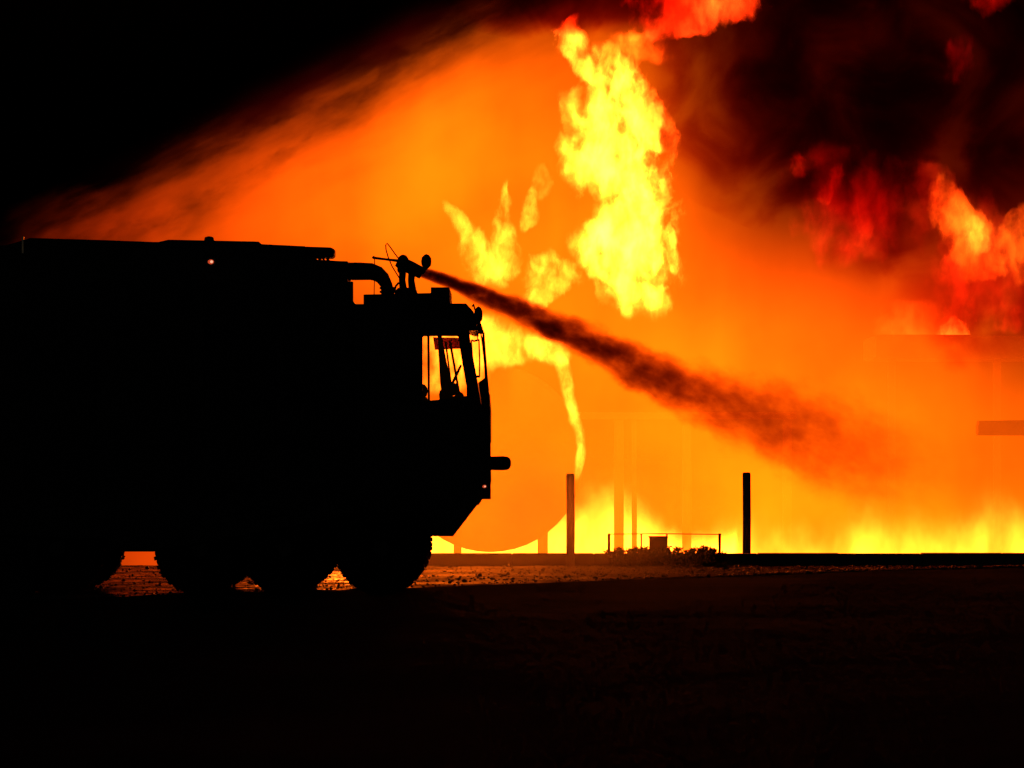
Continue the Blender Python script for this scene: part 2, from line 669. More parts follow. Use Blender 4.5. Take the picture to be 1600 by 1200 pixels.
can.parent = truck
can.location = c3(633, 455) - parent_world(truck)
bm = bmesh.new()
tube(bm, [c3(632, 458), c3(632, 450), c3(632, 446)], [19 * S, 17 * S, 13 * S], 16)
put('cannon_base', bm, MAT['steel'], can)
for px, dy in ((626, -.06), (640, .05)):
    bm = bmesh.new()
    tube(bm, [c3(px + 2, 450, dy), c3(px, 434, dy), c3(px + 1, 418, dy), c3(px + 4, 408, dy)], [6.5 * S, 5.5 * S, 6 * S, 7 * S], 10)
    put('cannon_riser', bm, MAT['steel'], can, True)
bm = bmesh.new()
tube(bm, [c3(618, 404), c3(628, 409), c3(640, 414), c3(652, 420), c3(658, 424)], [8 * S, 11 * S, 10.5 * S, 10 * S, 9 * S], 14)
put('cannon_barrel', bm, MAT['steel'], can, True)
bm = bmesh.new()
ball(bm, c3(627.5, 405, -.1), 9.5 * S, .05, 11.5 * S)
ball(bm, c3(625, 417, -.1), 7 * S, .06, 8 * S)
put('cannon_swivel', bm, MAT['steel'], can, True)
bm = bmesh.new()
ball(bm, c3(664.5, 405, -.12), 8.6 * S, .05, 12 * S)
tube(bm, [c3(664, 412, -.12), c3(657, 422, -.03)], [5 * S, 4 * S], 8)
put('cannon_lamp', bm, MAT['steel'], can, True)
bm = bmesh.new()
tube(bm, [c3(580, 398, .02), c3(600, 400.5, .02), c3(622, 403, .02)], [.016, .014, .018], 8)
ball(bm, c3(580.5, 397.5, .02), .024, .024, .02, 1)
put('control_lever', bm, MAT['steel'], can)
bm = bmesh.new()
loop = [(622, 402), (613, 390), (606, 380), (602, 375.5), (600, 378), (600.5, 386), (604, 398), (610, 412), (618, 425), (626, 438)]
tube(bm, [c3(x, y, -.05) for x, y in loop], .008, 6)
put('control_cable', bm, MAT['cable'], can, True)
bm = bmesh.new()
tube(bm, [c3(582, 399, .02), c3(581.5, 425, .05), c3(581, 458, .05)], .006, 6)
put('whip_cable', bm, MAT['cable'], can, True)
bm = bmesh.new()
tube(bm, [c3(614, 452, -.1), c3(616, 444, -.1), c3(621, 438, -.1)], .014, 6)
tube(bm, [c3(611, 455, -.05), c3(611, 446, -.05)], .02, 8)
put('cannon_valve', bm, MAT['steel'], can)

# front gear
bm = bmesh.new()
c = [(760, 724), (768, 724), (786, 724), (793, 724), (797, 724), (798.5, 724)]
tube(bm, [(q(x, y)[0], Y0 + .6, q(x, y)[1]) for x, y in c], [11 * S, 11 * S, 11.5 * S, 10.5 * S, 7.5 * S, 3 * S], 18)
put('bumper_cannon', bm, MAT['steel'], truck, True)
bm = bmesh.new()
prism(bm, qs((764, 640), (766.5, 642), (766.5, 646), (764, 646)), Y0 - .02, Y1 - .4)
prism(bm, qs((744, 782), (752, 782), (748, 789), (742, 789)), Y0 + .01, Y1 - .4)
put('front_trim', bm, MAT['steel'], truck)
# mirrors and their arms
bm = bmesh.new()
a = q(747.5, 493)
ball(bm, (a[0], Y0 - .08, a[1]), 7.2 * S, .04, 14 * S)
mir = put('round_mirror', bm, MAT['mirror'], truck, True)
bm = bmesh.new()
tube(bm, [(q(738, 478)[0], Y0 + .05, q(738, 478)[1]), (q(740, 476)[0], Y0 - .02, q(740, 476)[1]), (q(742, 484)[0], Y0 - .06, q(742, 484)[1]), (q(747, 482)[0], Y0 - .08, q(747, 482)[1])], .01, 6)
put('arm', bm, MAT['steel'], mir)
bm = bmesh.new()
tube(bm, [(q(744, 512)[0], Y0 + .05, q(744, 512)[1]), (q(744.5, 506)[0], Y0 - .06, q(744.5, 506)[1])], .01, 6)
put('arm', bm, MAT['steel'], mir)
bm = bmesh.new()
MY = Y0 - .12
for pts, r in (([(744, 512), (746.5, 530), (748.5, 531.5)], .008), ([(748.5, 531.5), (749.5, 560), (749.5, 589)], .01),
               ([(736.5, 532), (737.5, 545), (740, 575), (742, 588)], .009), ([(736.5, 532), (741, 533.5), (748.5, 531.5)], .012),
               ([(741, 590), (746, 588.5), (750, 589)], .016), ([(741, 590), (743, 600), (746, 608)], .01)):
    tube(bm, [(q(x, y)[0], MY, q(x, y)[1]) for x, y in pts], r, 6)
put('mirror_frame', bm, MAT['steel'], truck)
bm = bmesh.new()
tube(bm, [(q(744, 606)[0], Y0 - .02, q(744, 606)[1]), (q(747.5, 606)[0], Y0 - .02, q(747.5, 606)[1])], .009, 6)
put('chrome_catch', bm, MAT['chrome'], truck)

# lamps
def lamp(px, py, r, mat, label=None, core=None):
    bm = bmesh.new()
    a = q(px, py)
    box(bm, a[0] - r * 2.2, a[0] + r * 2.2, Y0 - .05, Y0 + .02, a[1] - r * 1.7, a[1] + r * 1.7, .008)
    h = put('marker_lamp', bm, MAT['steel'], truck)
    if label: h['label'] = label
    bm = bmesh.new()
    ball(bm, (a[0], Y0 - .05, a[1]), r * 1.3, .02, r, 2)
    put('lens', bm, MAT[mat], h, True)
    if core:
        bm = bmesh.new()
        ball(bm, (a[0] + r * .35, Y0 - .066, a[1]), r * .6, .02, r * .6, 2)
        put('bulb', bm, MAT[core], h, True)


lamp(330, 409.5, .028, 'lamp_red', 'small lit red lamp under the roof edge', 'lamp_white')
lamp(757, 760, .018, 'lamp_red', 'small lit lamp low on the cab corner', 'lamp_white')
bm = bmesh.new()
a = q(326, 377)
tube(bm, [(a[0], Y0 + .06, a[1] - .08), (a[0], Y0 + .06, a[1] + .01), (a[0], Y0 + .06, a[1] + .05), (a[0], Y0 + .06, a[1] + .06)], [.055, .06, .05, .02], 14)
put('roof_beacon', bm, MAT['panel'], truck, True)
for px, py, r in ((682.5, 630.5, .013), (724, 635, .014), (602, 523, .012), (776, 717, .008)):
    bm = bmesh.new()
    a = q(px, py)
    ball(bm, (a[0], Y0 - .02 if px < 770 else Y0 + .53, a[1]), r, .03, r * 1.4, 1)
    put('glint_bead', bm, MAT['chrome'], truck, True)  # added chrome beads standing in for small glints, not real fittings
bm = bmesh.new()
a = q(36, 383)
box(bm, a[0] - .012, a[0] + .012, Y0 - .03, Y0, a[1] - .1, a[1] + .1, .004)
put('rear_handrail', bm, MAT['chrome'], truck)

# wheels
R = 72 * S


def wheel(px, y0, y1, outer):
    cx, cz = q(px, 930)[0], R
    bm = bmesh.new()
    w = y1 - y0
    lathe_y(bm, cx, cz, [(y0 + .02, R * .58), (y0, R * .7), (y0 + .02, R * .9), (y0 + .07, R * .985), (y0 + .12, R),
                         (y1 - .12, R), (y1 - .07, R * .985), (y1 - .02, R * .9), (y1, R * .7), (y1 - .02, R * .58)], 40)
    for k in range(30):      # tread lugs
        a = 2 * math.pi * k / 30
        for s in (0, 1):
            aa = a + s * math.pi / 30
            ya, yb = (y0 + .03, y0 + w * .48) if s == 0 else (y0 + w * .52, y1 - .03)
            c, sn = math.cos(aa), math.sin(aa)
            M = Matrix(((c, 0, -sn), (0, 1, 0), (sn, 0, c)))
            r = bmesh.ops.create_cube(bm, size=1.0)
            for v in r['verts']:
                p = Vector((v.co.x * .03 + R - .002, (ya + yb) / 2 + v.co.y * (yb - ya), v.co.z * .045))
                pr = M @ p
                v.co = Vector((cx + pr.x, pr.y, cz + pr.z))
    o = put('wheel', bm, MAT['rubber'], truck)
    bm = bmesh.new()
    ys = y0 if outer < 0 else y1
    d = 1 if outer < 0 else -1
    lathe_y(bm, cx, cz, [(ys + d * .1, R * .6), (ys + d * .02, R * .58), (ys + d * .03, R * .5), (ys + d * .09, R * .42), (ys + d * .08, R * .2), (ys + d * .0, R * .17), (ys + d * .0, R * .05)], 28)
    put('rim', bm, MAT['steel'], o)
    return o


for px in (595, 446, 312, 88):
    wheel(px, Y0 + .03, Y0 + .43, -1)
    wheel(px, Y1 - .43, Y1 - .03, 1)
    bm = bmesh.new()
    a = q(px, 930)[0]
    tube(bm, [(a, Y0 + .3, R), (a, Y1 - .3, R)], .09, 12)
    put('axle', bm, MAT['steel'], truck)
    bm = bmesh.new()
    n = 12
    outer_r, inner_r = R + .13, R + .09
    pts = [(a + outer_r * math.cos(t), R + outer_r * math.sin(t)) for t in [.4 + (math.pi - .8) * k / n for k in range(n + 1)]]
    pts += [(a + inner_r * math.cos(t), R + inner_r * math.sin(t)) for t in [.4 + (math.pi - .8) * (n - k) / n for k in range(n + 1)]]
    prism(bm, pts, Y0 - .01, Y0 + .5)
    put('mudguard', bm, MAT['panel'], truck)


# ------------------------------------------------------------------ posts, rail, scrub at the pit edge
def post(px0, px1, ytop, d, label, mat='concrete'):
    a = at(px0, ytop, d)
    b = at(px1, 875, d)
    bm = bmesh.new()
    w = b.x - a.x
    tube(bm, [((a.x + b.x) / 2, d, 0), ((a.x + b.x) / 2 + .004, d, a.z * .5), ((a.x + b.x) / 2, d, a.z - .03), ((a.x + b.x) / 2, d, a.z - .005), ((a.x + b.x) / 2, d, a.z)],
         [w / 2, w / 2, w / 2, w * .44, w * .3], 14)
    o = put('concrete_post', bm, MAT[mat], None, True, origin=((a.x + b.x) / 2, d, 0))
    return tag(o, label, 'post', 'tall posts at the edge of the fire pit')


post(884.5, 898, 740, 50.2, 'tall brown round post standing nearer the fire truck, to the left of the scrub')
post(1160, 1173, 738, 51.2, 'tall dark speckled round post standing to the right of the scrub')

rail = empty('wire_rail', at(1040, 865, 51.0), 'low wire rail on thin stakes behind the scrub', 'rail')
bm = bmesh.new()
tube(bm, [at(950, 834.5, 51.0), at(1040, 834, 51.0), at(1127, 835, 51.0)], .008, 6)
put('wire', bm, MAT['cable'], rail)
for px, w in ((951.5, .022), (1002, .012), (1042, .012), (1124.5, .02)):
    p = at(px, 833.5, 51.0)
    bm = bmesh.new()
    tube(bm, [(p.x, p.y, 0), (p.x, p.y, p.z)], w, 8)
    put('stake', bm, MAT['rust'], rail)

bx = empty('wooden_crate', at(1029, 868, 50.25), 'small dark square crate half buried in the scrub', 'crate')
a, b = at(1015, 840, 50.25), at(1042, 862, 50.25)
bm = bmesh.new()
box(bm, a.x, b.x, 50.15, 50.4, .02, a.z, .01)
put('crate_body', bm, MAT['wood'], bx)
bm = bmesh.new()
box(bm, a.x - .012, b.x + .012, 50.13, 50.42, a.z - .004, a.z + .02, .004)
put('crate_lid', bm, MAT['wood'], bx)


def scrub(px, top, wpx, d, n, label, seed):
    r = random.Random(seed)
    c = at(px, 880, d)
    h = at(px, top, d).z
    w = wpx / F * d
    root = empty('scrub_bush', (c.x, d, 0), label, 'bush', 'low scrub growing by the pit kerb')
    bm = bmesh.new()
    tips = []
    for k in range(16):
        b0 = Vector((c.x + r.uniform(-.4, .4) * w, d + r.uniform(-.12, .12), 0))
        t = b0 + Vector((r.uniform(-.2, .2) * w, r.uniform(-.06, .06), h * r.uniform(.7, 1.0)))
        tube(bm, [b0, (b0 + t) / 2 + Vector((r.uniform(-.02, .02), 0, 0)), t], [.006, .005, .002], 5)
        tips.append((b0, t))
    put('stem', bm, MAT['twig'], root)
    bm = bmesh.new()
    for k in range(n):
        b0, t = r.choice(tips)
        p = b0.lerp(t, r.random() ** .6) + Vector((r.gauss(0, .03), r.gauss(0, .04), r.gauss(0, .015)))
        p.z = max(.01, min(p.z, h * 1.05))
        L = r.uniform(.018, .05)
        u = Vector((r.uniform(-1, 1), r.uniform(-1, 1), r.uniform(-.4, 1))).normalized()
        s = u.cross(Vector((r.uniform(-1, 1), r.uniform(-1, 1), r.uniform(-1, 1)))).normalized()
        v = [bm.verts.new(p + s * .3 * L), bm.verts.new(p + u * L), bm.verts.new(p - s * .3 * L), bm.verts.new(p - u * L * .6)]
        bm.faces.new(v)
    put('foliage', bm, MAT['leaf'], root)


scrub(985, 856, 90, 50.28, 2600, 'low broad scrub bush to the left of the small crate', 1)
scrub(1031, 855, 60, 50.05, 2000, 'dark scrub bush growing over the foot of the small crate', 2)
scrub(1085, 855, 95, 50.3, 2400, 'low scrub bush just to the right of the small crate', 3)
scrub(1112, 861, 40, 50.28, 1100, 'smallest scrub bush, by the right end of the wire rail', 4)

# tufts of trodden grass on the verge
r = random.Random(11)
vv, ff = [], []
for k in range(4200):
    x = r.uniform(-7, 6.5)
    y0 = edge_y(x)
    y = y0 + .25 + (KERB_D - .1 - y0 - .25) * r.random()
    if x < .8 and r.random() < .85: continue
    h = r.uniform(.015, .05)
    a = r.uniform(0, 3.14)
    w = .006
    dx, dy = math.cos(a) * w, math.sin(a) * w
    lx, ly = r.uniform(-.03, .03), r.uniform(-.03, .03)
    b0 = len(vv)
    vv += [(x - dx, y - dy, .004), (x + dx, y + dy, .004), (x + lx, y + ly, h)]
    ff.append((b0, b0 + 1, b0 + 2))
me = bpy.data.meshes.new('grass')
me.from_pydata(vv, [], ff)
me.materials.append(MAT['leaf'])
o = bpy.data.objects.new('grass', me)
COL.objects.link(o)
tag(o, 'sparse trodden grass on the verge between road and pit', 'grass', kind='stuff')

# ------------------------------------------------------------------ steel training mock-up standing in the fire
MD = 64.2


def w3(px, py, d): return at(px, py, d)


mock = empty('aircraft_mockup', at(795, 865, MD), 'round-ended steel aircraft mock-up standing in the flames, hidden in orange glow', 'training mock-up')
c = at(766, 716, MD)
RM = 147 * MD / F
bm = bmesh.new()
lathe_y(bm, c.x, c.z, [(MD - .25, RM * .3), (MD - .2, RM * .75), (MD, RM * .97), (MD + .15, RM), (MD + 4.0, RM), (MD + 4.2, RM * .9)], 48)
put('fuselage', bm, MAT['rust'], mock, True)
for px, w in ((848, 8), (967, 7.5), (991, 4), (1073, 7), (1230, 7), (715, 6)):
    a = at(px, 655 if px > 900 else 800, MD + .3)
    bm = bmesh.new()
    hw = w * MD / F
    box(bm, a.x - hw, a.x + hw, MD + .2, MD + .2 + 2 * hw, PIT, a.z, .01)
    put('leg', bm, MAT['rust'], mock)
a = at(890, 644, MD + .3); b = at(1244, 655, MD + .3)
bm = bmesh.new()
box(bm, a.x, b.x, MD + .15, MD + .6, b.z, a.z, .01)
put('spar', bm, MAT['rust'], mock)
wing = empty('steel_deck', at(1500, 865, 64.0), 'long flat-topped steel deck in the flames at the right edge', 'steel deck')
a, b = at(1368, 524, 62.5), at(1720, 560, 62.5)
bm = bmesh.new()
box(bm, a.x, b.x, 62.5, 64.7, b.z, a.z, .02)
put('deck_slab', bm, MAT['rust'], wing)
for px in (1395, 1560, 1690):
    a = at(px, 560, 62.7)
    bm = bmesh.new()
    box(bm, a.x - .07, a.x + .07, 62.8, 62.95, PIT, a.z, .01)
    put('column', bm, MAT['rust'], wing)
boom = empty('steel_boom', at(1600, 668, 59.7), 'dark steel boom poking in at the right edge of the picture', 'steel boom')
bm = bmesh.new()
a = at(1530, 668, 59.7); b = at(1700, 668, 59.7)
prism(bm, [(at(1533, 668, 59.7).x, at(0, 664, 59.7).z), (at(1535, 0, 59.7).x, at(0, 657, 59.7).z), (b.x, at(0, 655, 59.7).z), (b.x, at(0, 681, 59.7).z), (at(1533, 0, 59.7).x, at(0, 680, 59.7).z)], 60.1, 60.4, .01)
put('boom_beam', bm, MAT['rust'], boom)
bm = bmesh.new()
a = at(1680, 690, 59.75)
box(bm, a.x - .08, a.x + .08, 59.7, 59.86, PIT, at(0, 681, 59.7).z - .003, .01)
put('boom_stand', bm, MAT['rust'], boom)


# ------------------------------------------------------------------ fire
def loft_domain(bm, rings, seg=18):
    """rings: (z, cx, hx, cy, hy)"""
    vs_ = []
    for z, cx, hx, cyy, hy in rings:
        vs_.append([bm.verts.new((cx + hx * math.cos(t), cyy + hy * math.sin(t), z)) for t in [2 * math.pi * k / seg for k in range(seg)]])
    for i in range(len(vs_) - 1):
        for k in range(seg):
            bm.faces.new((vs_[i][k], vs_[i][(k + 1) % seg], vs_[i + 1][(k + 1) % seg], vs_[i + 1][k]))
    bm.faces.new(vs_[0][::-1])
    bm.faces.new(vs_[-1])


STEP = {}


def flame(name, pts, d, strength, label, cat='flame', color=(1, .135, .007, 1), thick=.55, wob=.22, nscale=2.6, edge=.5, var=(.35, .68), vrange=(.35, 2.2),
          stretch=.6, seed=0.0, group='tongues of flame over the pit', min_thick=.12, step=.5, parent=None, amp=1.1, flatbase=False):
    """a body of flame: pts = (height line, centre, half width) read off the survey at distance d, from top to bottom"""
    k = d / F
    P = [(at(0, y, d).z, at(x, 0, d).x, hw * k) for y, x, hw in pts]
    P.sort()
    z0 = P[0][0]
    xm = sum(p[1] for p in P) / len(P)
    g = G(name + '_gas')
    p = g.objco()
    x, y, z = g.sep(p)
    so = g.v('ADD', g.v('MULTIPLY', p, (1, 1, stretch)), (seed * 3.1, seed * 1.7, seed * 2.3))
    nz = g.noise(so, nscale, 4, .6, out=1)            # turbulent displacement
    off = g.v('SUBTRACT', nz, (.5, .5, .5))
    ox, oy, oz = g.sep(off)
    zz = g.m('MULTIPLY_ADD', oz, wob * 1.4, z)
    cx = g.curve(zz, [(a - z0, b - xm) for a, b, c in P])
    hw = g.curve(zz, [(a - z0, c) for a, b, c in P])
    xx = g.m('SUBTRACT', g.m('MULTIPLY_ADD', ox, wob * 2.2, x), cx)
    yy = g.m('MULTIPLY_ADD', oy, wob, y)
    hy = g.m('MAXIMUM', g.m('MULTIPLY', hw, thick), min_thick)
    rr = g.m('SQRT', g.m('ADD', g.m('POWER', g.m('DIVIDE', xx, hw), 2.0), g.m('POWER', g.m('DIVIDE', yy, hy), 2.0)))
    ff_ = g.m('SUBTRACT', 1.0, rr)
    n2 = g.noise(g.v('ADD', so, g.v('SCALE', off, .6)), nscale * 1.35, 4, .6)
    ff_ = g.m('ADD', ff_, g.m('MULTIPLY_ADD', n2, amp, -amp * .5))
    dens = g.ss(ff_, 0.0, edge)
    H = P[-1][0] - z0
    if not flatbase:
        dens = g.m('MULTIPLY', dens, g.ss(zz, -.02, .06 + H * .04))
    dens = g.m('MULTIPLY', dens, g.ss(zz, H + .05, H - .05 - H * .05))
    vv_ = g.ss(n2, var[0], var[1], vrange[0], vrange[1])
    st = g.m('MULTIPLY', g.m('MULTIPLY', dens, vv_), strength * (1.5 if color[1] > .12 else 1.0))
    g.emit_volume(color, st)
    g.mat.cycles.volume_step_rate = step
    bm = bmesh.new()
    mg = wob * 1.0
    rings = []
    if not flatbase: rings.append((P[0][0] - mg * .6, P[0][1], P[0][2] * .5 + mg * .4, d, max(P[0][2] * thick, min_thick) * .6 + mg * .3))
    for a, b, c in P: rings.append((a, b, c + mg, d, max(c * thick, min_thick) * 1.2 + mg * .5))
    rings.append((P[-1][0] + mg * .6, P[-1][1], P[-1][2] * .5 + mg * .4, d, max(P[-1][2] * thick, min_thick) * .6 + mg * .3))
    loft_domain(bm, rings)
    o = put(name, bm, g.mat, parent, origin=(xm, d, z0))
    if not parent: tag(o, label, cat, group)
    return o


YEL = (1, .135, .007, 1)
ORA = (1, .10, .004, 1)
RED = (1, .035, .004, 1)

flame('flame', [(22, 900, 8), (42, 888, 24), (60, 891, 30), (80, 894, 28), (98, 908, 24), (118, 926, 26), (140, 936, 14)], 63.0, 13, 'round bright flame tip at the very top of the tall column', seed=1, wob=.2, amp=1.3)
flame('flame', [(62, 935, 8), (80, 946, 26), (100, 955, 42), (125, 962, 55), (150, 957, 74), (200, 956, 88), (250, 952, 90), (275, 964, 90), (300, 980, 80), (340, 982, 80), (370, 966, 88),
                (400, 972, 88), (430, 982, 78), (460, 990, 62), (485, 992, 48), (500, 994, 34)], 63.4, 7.5, 'tall yellow column of flame rising highest above the mock-up', seed=2, wob=.4, nscale=1.7, thick=.3,
      amp=1.45, edge=.75, var=(.39, .68), vrange=(.0, 6.0))
flame('flame', [(95, 960, 14), (130, 985, 28), (180, 1000, 38), (240, 1002, 44), (300, 1012, 42), (360, 1022, 38), (420, 1024, 30), (450, 1022, 14)], 62.9, 11, 'bright upper right billow of the tall yellow column', seed=34, wob=.34, nscale=2.3, thick=.4, amp=2.0, edge=.7, var=(.42, .62), vrange=(.0, 4))
flame('flame', [(150, 930, 20), (200, 922, 34), (240, 910, 32), (290, 918, 18)], 62.7, 4.2, 'bright left shoulder of the tall yellow column', seed=31, wob=.32, nscale=2.4, amp=2.0, edge=.7, var=(.42, .62), vrange=(.0, 4))
flame('flame', [(290, 985, 10), (330, 965, 30), (375, 935, 36), (420, 950, 32), (465, 1005, 30), (492, 1010, 16)], 62.7, 8.0, 'white-hot lower heart of the tall yellow column', seed=32, wob=.36, nscale=2.2, amp=2.0, edge=.7, var=(.42, .62), vrange=(.0, 4))
flame('flame', [(48, 1000, 22), (66, 985, 36), (85, 965, 44), (108, 960, 36)], 62.9, 4.0, 'orange flame linking the column tip to the red flames at the top edge', seed=35, wob=.36, nscale=2.2, amp=2.2, edge=.4, var=(.42, .62), vrange=(.0, 3), color=ORA)
flame('flame', [(345, 1047, 4), (375, 1048, 12), (405, 1052, 12), (430, 1054, 6)], 63.0, 14, 'thin flame strand along the right side of the tall column', seed=3, wob=.16, nscale=4)
flame('flame', [(318, 698, 7), (340, 718, 18), (375, 744, 28), (410, 762, 38), (440, 772, 30), (452, 775, 12)], 62.6, 7, 'leftmost yellow flame, leaning left above the cannon jet', seed=4, wob=.2, nscale=3.0, amp=1.5, vrange=(.1, 2.4))
flame('flame', [(280, 790, 5), (315, 789, 11), (345, 788, 20), (385, 787, 30), (425, 784, 30), (445, 778, 14)], 62.9, 7, 'pointed flame tongue just to the right of the leftmost flame', seed=5, wob=.18, nscale=3.0, amp=1.4, vrange=(.1, 2.4))
flame('flame', [(292, 834, 5), (312, 830, 13), (340, 825, 16), (364, 818, 6)], 62.9, 9, 'small detached flame wisp left of the tall column', seed=6, wob=.16, nscale=3.8)
flame('flame', [(258, 848, 6), (285, 850, 16), (314, 846, 9)], 63.2, 3.0, 'faint orange flame wisp highest beside the tall column', seed=7, wob=.17, nscale=3.8)
flame('flame', [(388, 858, 8), (412, 858, 34), (440, 862, 40), (462, 848, 34), (482, 832, 18), (495, 830, 8)], 62.6, 7, 'ragged yellow flame between the jet and the tall column', seed=8, wob=.24, nscale=3.0, amp=1.7, vrange=(.1, 2.4))
flame('flame', [(488, 735, 40), (508, 735, 75), (535, 742, 100), (560, 740, 98), (580, 715, 66), (605, 697, 44), (618, 690, 26)], 60.6, 6.0, 'wide yellow flame mass right behind the truck cab windows, under the jet', seed=9, wob=.2, nscale=2.6, thick=.45, amp=1.3)
flame('flame', [(524, 840, 14), (542, 848, 42), (556, 856, 40), (572, 866, 20)], 60.6, 9.0, 'curling yellow flame over the top edge of the mock-up', seed=10, wob=.16, nscale=3.6)
flame('flame', [(548, 872, 9), (575, 880, 14), (615, 888, 13), (655, 900, 12), (695, 907, 10), (730, 905, 8), (752, 900, 4)], 60.8, 15, 'narrow stream of burning fuel dripping down to the left post', seed=11, wob=.07, nscale=3.5, thick=.9, amp=.6, cat='burning fuel', group=None)

flame('flame', [(272, 1468, 10), (296, 1474, 24), (328, 1492, 40), (360, 1514, 52), (390, 1526, 54), (415, 1528, 40), (445, 1518, 18)], 62.0, 3.6, 'orange flame bursting through smoke near the right edge', seed=12, color=ORA, wob=.34, nscale=2.1, amp=1.6, vrange=(.08, 2.6))
flame('flame', [(335, 1518, 8), (360, 1525, 22), (382, 1528, 22), (400, 1526, 8)], 61.8, 7, 'small yellow heart of the right-hand orange flame', seed=13, wob=.18, nscale=3.4)
flame('flame', [(318, 1604, 14), (355, 1590, 34), (400, 1584, 32), (445, 1594, 14)], 62.0, 3.2, 'orange flame cut by the right edge of the picture', seed=14, color=ORA, wob=.28, nscale=2.4, amp=1.5)
flame('flame', [(395, 1488, 18), (430, 1492, 28), (460, 1502, 34), (490, 1498, 28), (520, 1490, 26)], 63.2, 2.0, 'dull red flame hanging over the steel deck', seed=15, color=RED, wob=.3, nscale=2.6, amp=1.5)
flame('flame', [(470, 1560, 18), (500, 1572, 34), (520, 1570, 30)], 63.2, 1.0, 'faint red flame at the far right of the steel deck', seed=33, color=RED, wob=.3, nscale=2.8, amp=1.5)
flame('flame', [(496, 1490, 8), (508, 1490, 19), (523, 1490, 28)], 62.2, 10, 'small yellow flame burning on the steel deck', seed=16, wob=.08, nscale=4, flatbase=True)
flame('flame', [(470, 1430, 46), (494, 1432, 64), (523, 1440, 76)], 62.4, .9, 'low orange flame along the steel deck top', seed=17, color=ORA, wob=.2, nscale=3, flatbase=True)
flame('flame', [(240, 1246, 9), (260, 1249, 17), (280, 1250, 8)], 62.0, 3.0, 'leftmost dull red flame in the dark smoke', seed=18, color=RED, wob=.16, nscale=4)
flame('flame', [(256, 1308, 7), (280, 1304, 16), (300, 1294, 17), (320, 1290, 7)], 62.0, 6, 'small bright red flame in the dark smoke', seed=19, color=(1, .06, .006, 1), wob=.17, nscale=4)
flame('flame', [(262, 1350, 26), (300, 1358, 42), (335, 1362, 36), (370, 1345, 20), (400, 1332, 10)], 62.2, 1.9, 'broad dull red flame deep in the dark smoke', seed=20, color=RED, wob=.34, nscale=2.4, amp=1.6)
flame('flame', [(-40, 1085, 95), (-10, 1085, 105), (14, 1095, 90), (34, 1075, 72), (56, 1040, 44), (66, 1000, 20)], 60.0, 5.0, 'ragged red-orange flame crossing the top edge right of the column', seed=21, color=(1, .07, .005, 1), wob=.42, nscale=2.0, amp=2.2, vrange=(.02, 2.6))
flame('flame', [(52, 985, 30), (75, 1000, 46), (98, 1020, 34)], 63.2, 2.6, 'orange flame curling off the column toward the upper right', seed=22, color=ORA, wob=.28, amp=1.6)
flame('flame', [(225, 1290, 40), (260, 1310, 85), (320, 1330, 100), (380, 1330, 70), (420, 1320, 36)], 62.6, .42, 'faint maroon billow behind the small red flames', seed=36, color=(1, .02, .006, 1), wob=.5, nscale=1.6, amp=2.4, edge=.6, vrange=(.0, 3))
flame('flame', [(60, 1500, 16), (100, 1498, 36), (130, 1495, 22)], 60.5, .5, 'dim crimson glow alone in the black smoke at upper right', seed=37, color=(1, .008, .015, 1), wob=.4, nscale=2, amp=2.2, edge=.7, vrange=(.0, 2.4))
flame('flame', [(250, 1440, 20), (300, 1470, 60), (360, 1520, 90), (430, 1540, 90), (500, 1540, 60)], 63.0, .35, 'broad dull red billow behind the right-hand orange flame', seed=38, color=RED, wob=.5, nscale=1.7, amp=2.3, edge=.6, vrange=(.0, 3))
flame('flame', [(-30, 1545, 34), (-5, 1545, 42), (14, 1540, 26), (28, 1540, 12)], 62.0, 1.8, 'dull red flame crossing the top edge at the far right', seed=23, color=RED, wob=.26, nscale=3.0, amp=1.6)


def bed(name, prof, d, depth, strength, label, seed, nscale=1.5, color=YEL, soft=.9, ragged=1.0):
    """a low sheet of flame along the pit: prof = (across, top line)"""
    P = [(at(x, 0, d).x, at(0, y, d).z - PIT) for x, y in prof]
    x0, x1 = P[0][0], P[-1][0]
    xm = (x0 + x1) / 2
    g = G(name + '_gas')
    p = g.objco()
    x, y, z = g.sep(p)
    so = g.v('ADD', g.v('MULTIPLY', p, (1.1, .6, .55)), (seed, seed * 2.1, seed * .7))
    n = g.noise(so, nscale, 4, .6)
    n2 = g.noise(so, nscale * 2.2, 3, .6)
    h = g.curve(x, [(a - xm, b) for a, b in P])
    h = g.m('MULTIPLY', h, g.m('MULTIPLY_ADD', n, 2.0 * ragged, 1.0 - ragged))
    rel = g.m('DIVIDE', z, h)
    dn = g.ss(rel, 1.0, 1.0 - soft)
    dn = g.m('MULTIPLY', dn, g.ss(g.m('ABSOLUTE', y), depth / 2, depth * .2))
    st = g.m('MULTIPLY', g.m('MULTIPLY', dn, g.ss(n2, .34, .66, 1 - .8 * ragged, 1 + ragged)), strength)
    g.emit_volume(color, st)
    g.mat.cycles.volume_step_rate = .3
    bm = bmesh.new()
    pts = [(x0, .01)] + [(a, b * 1.35 + .1) for a, b in P] + [(x1, .01)]
    prism(bm, pts, d - depth / 2, d + depth / 2)
    bmesh.ops.translate(bm, verts=bm.verts[:], vec=(0, 0, PIT))
    return tag(put(name, bm, g.mat, origin=(xm, d, PIT)), label, 'fire', 'fire beds on the pit floor')


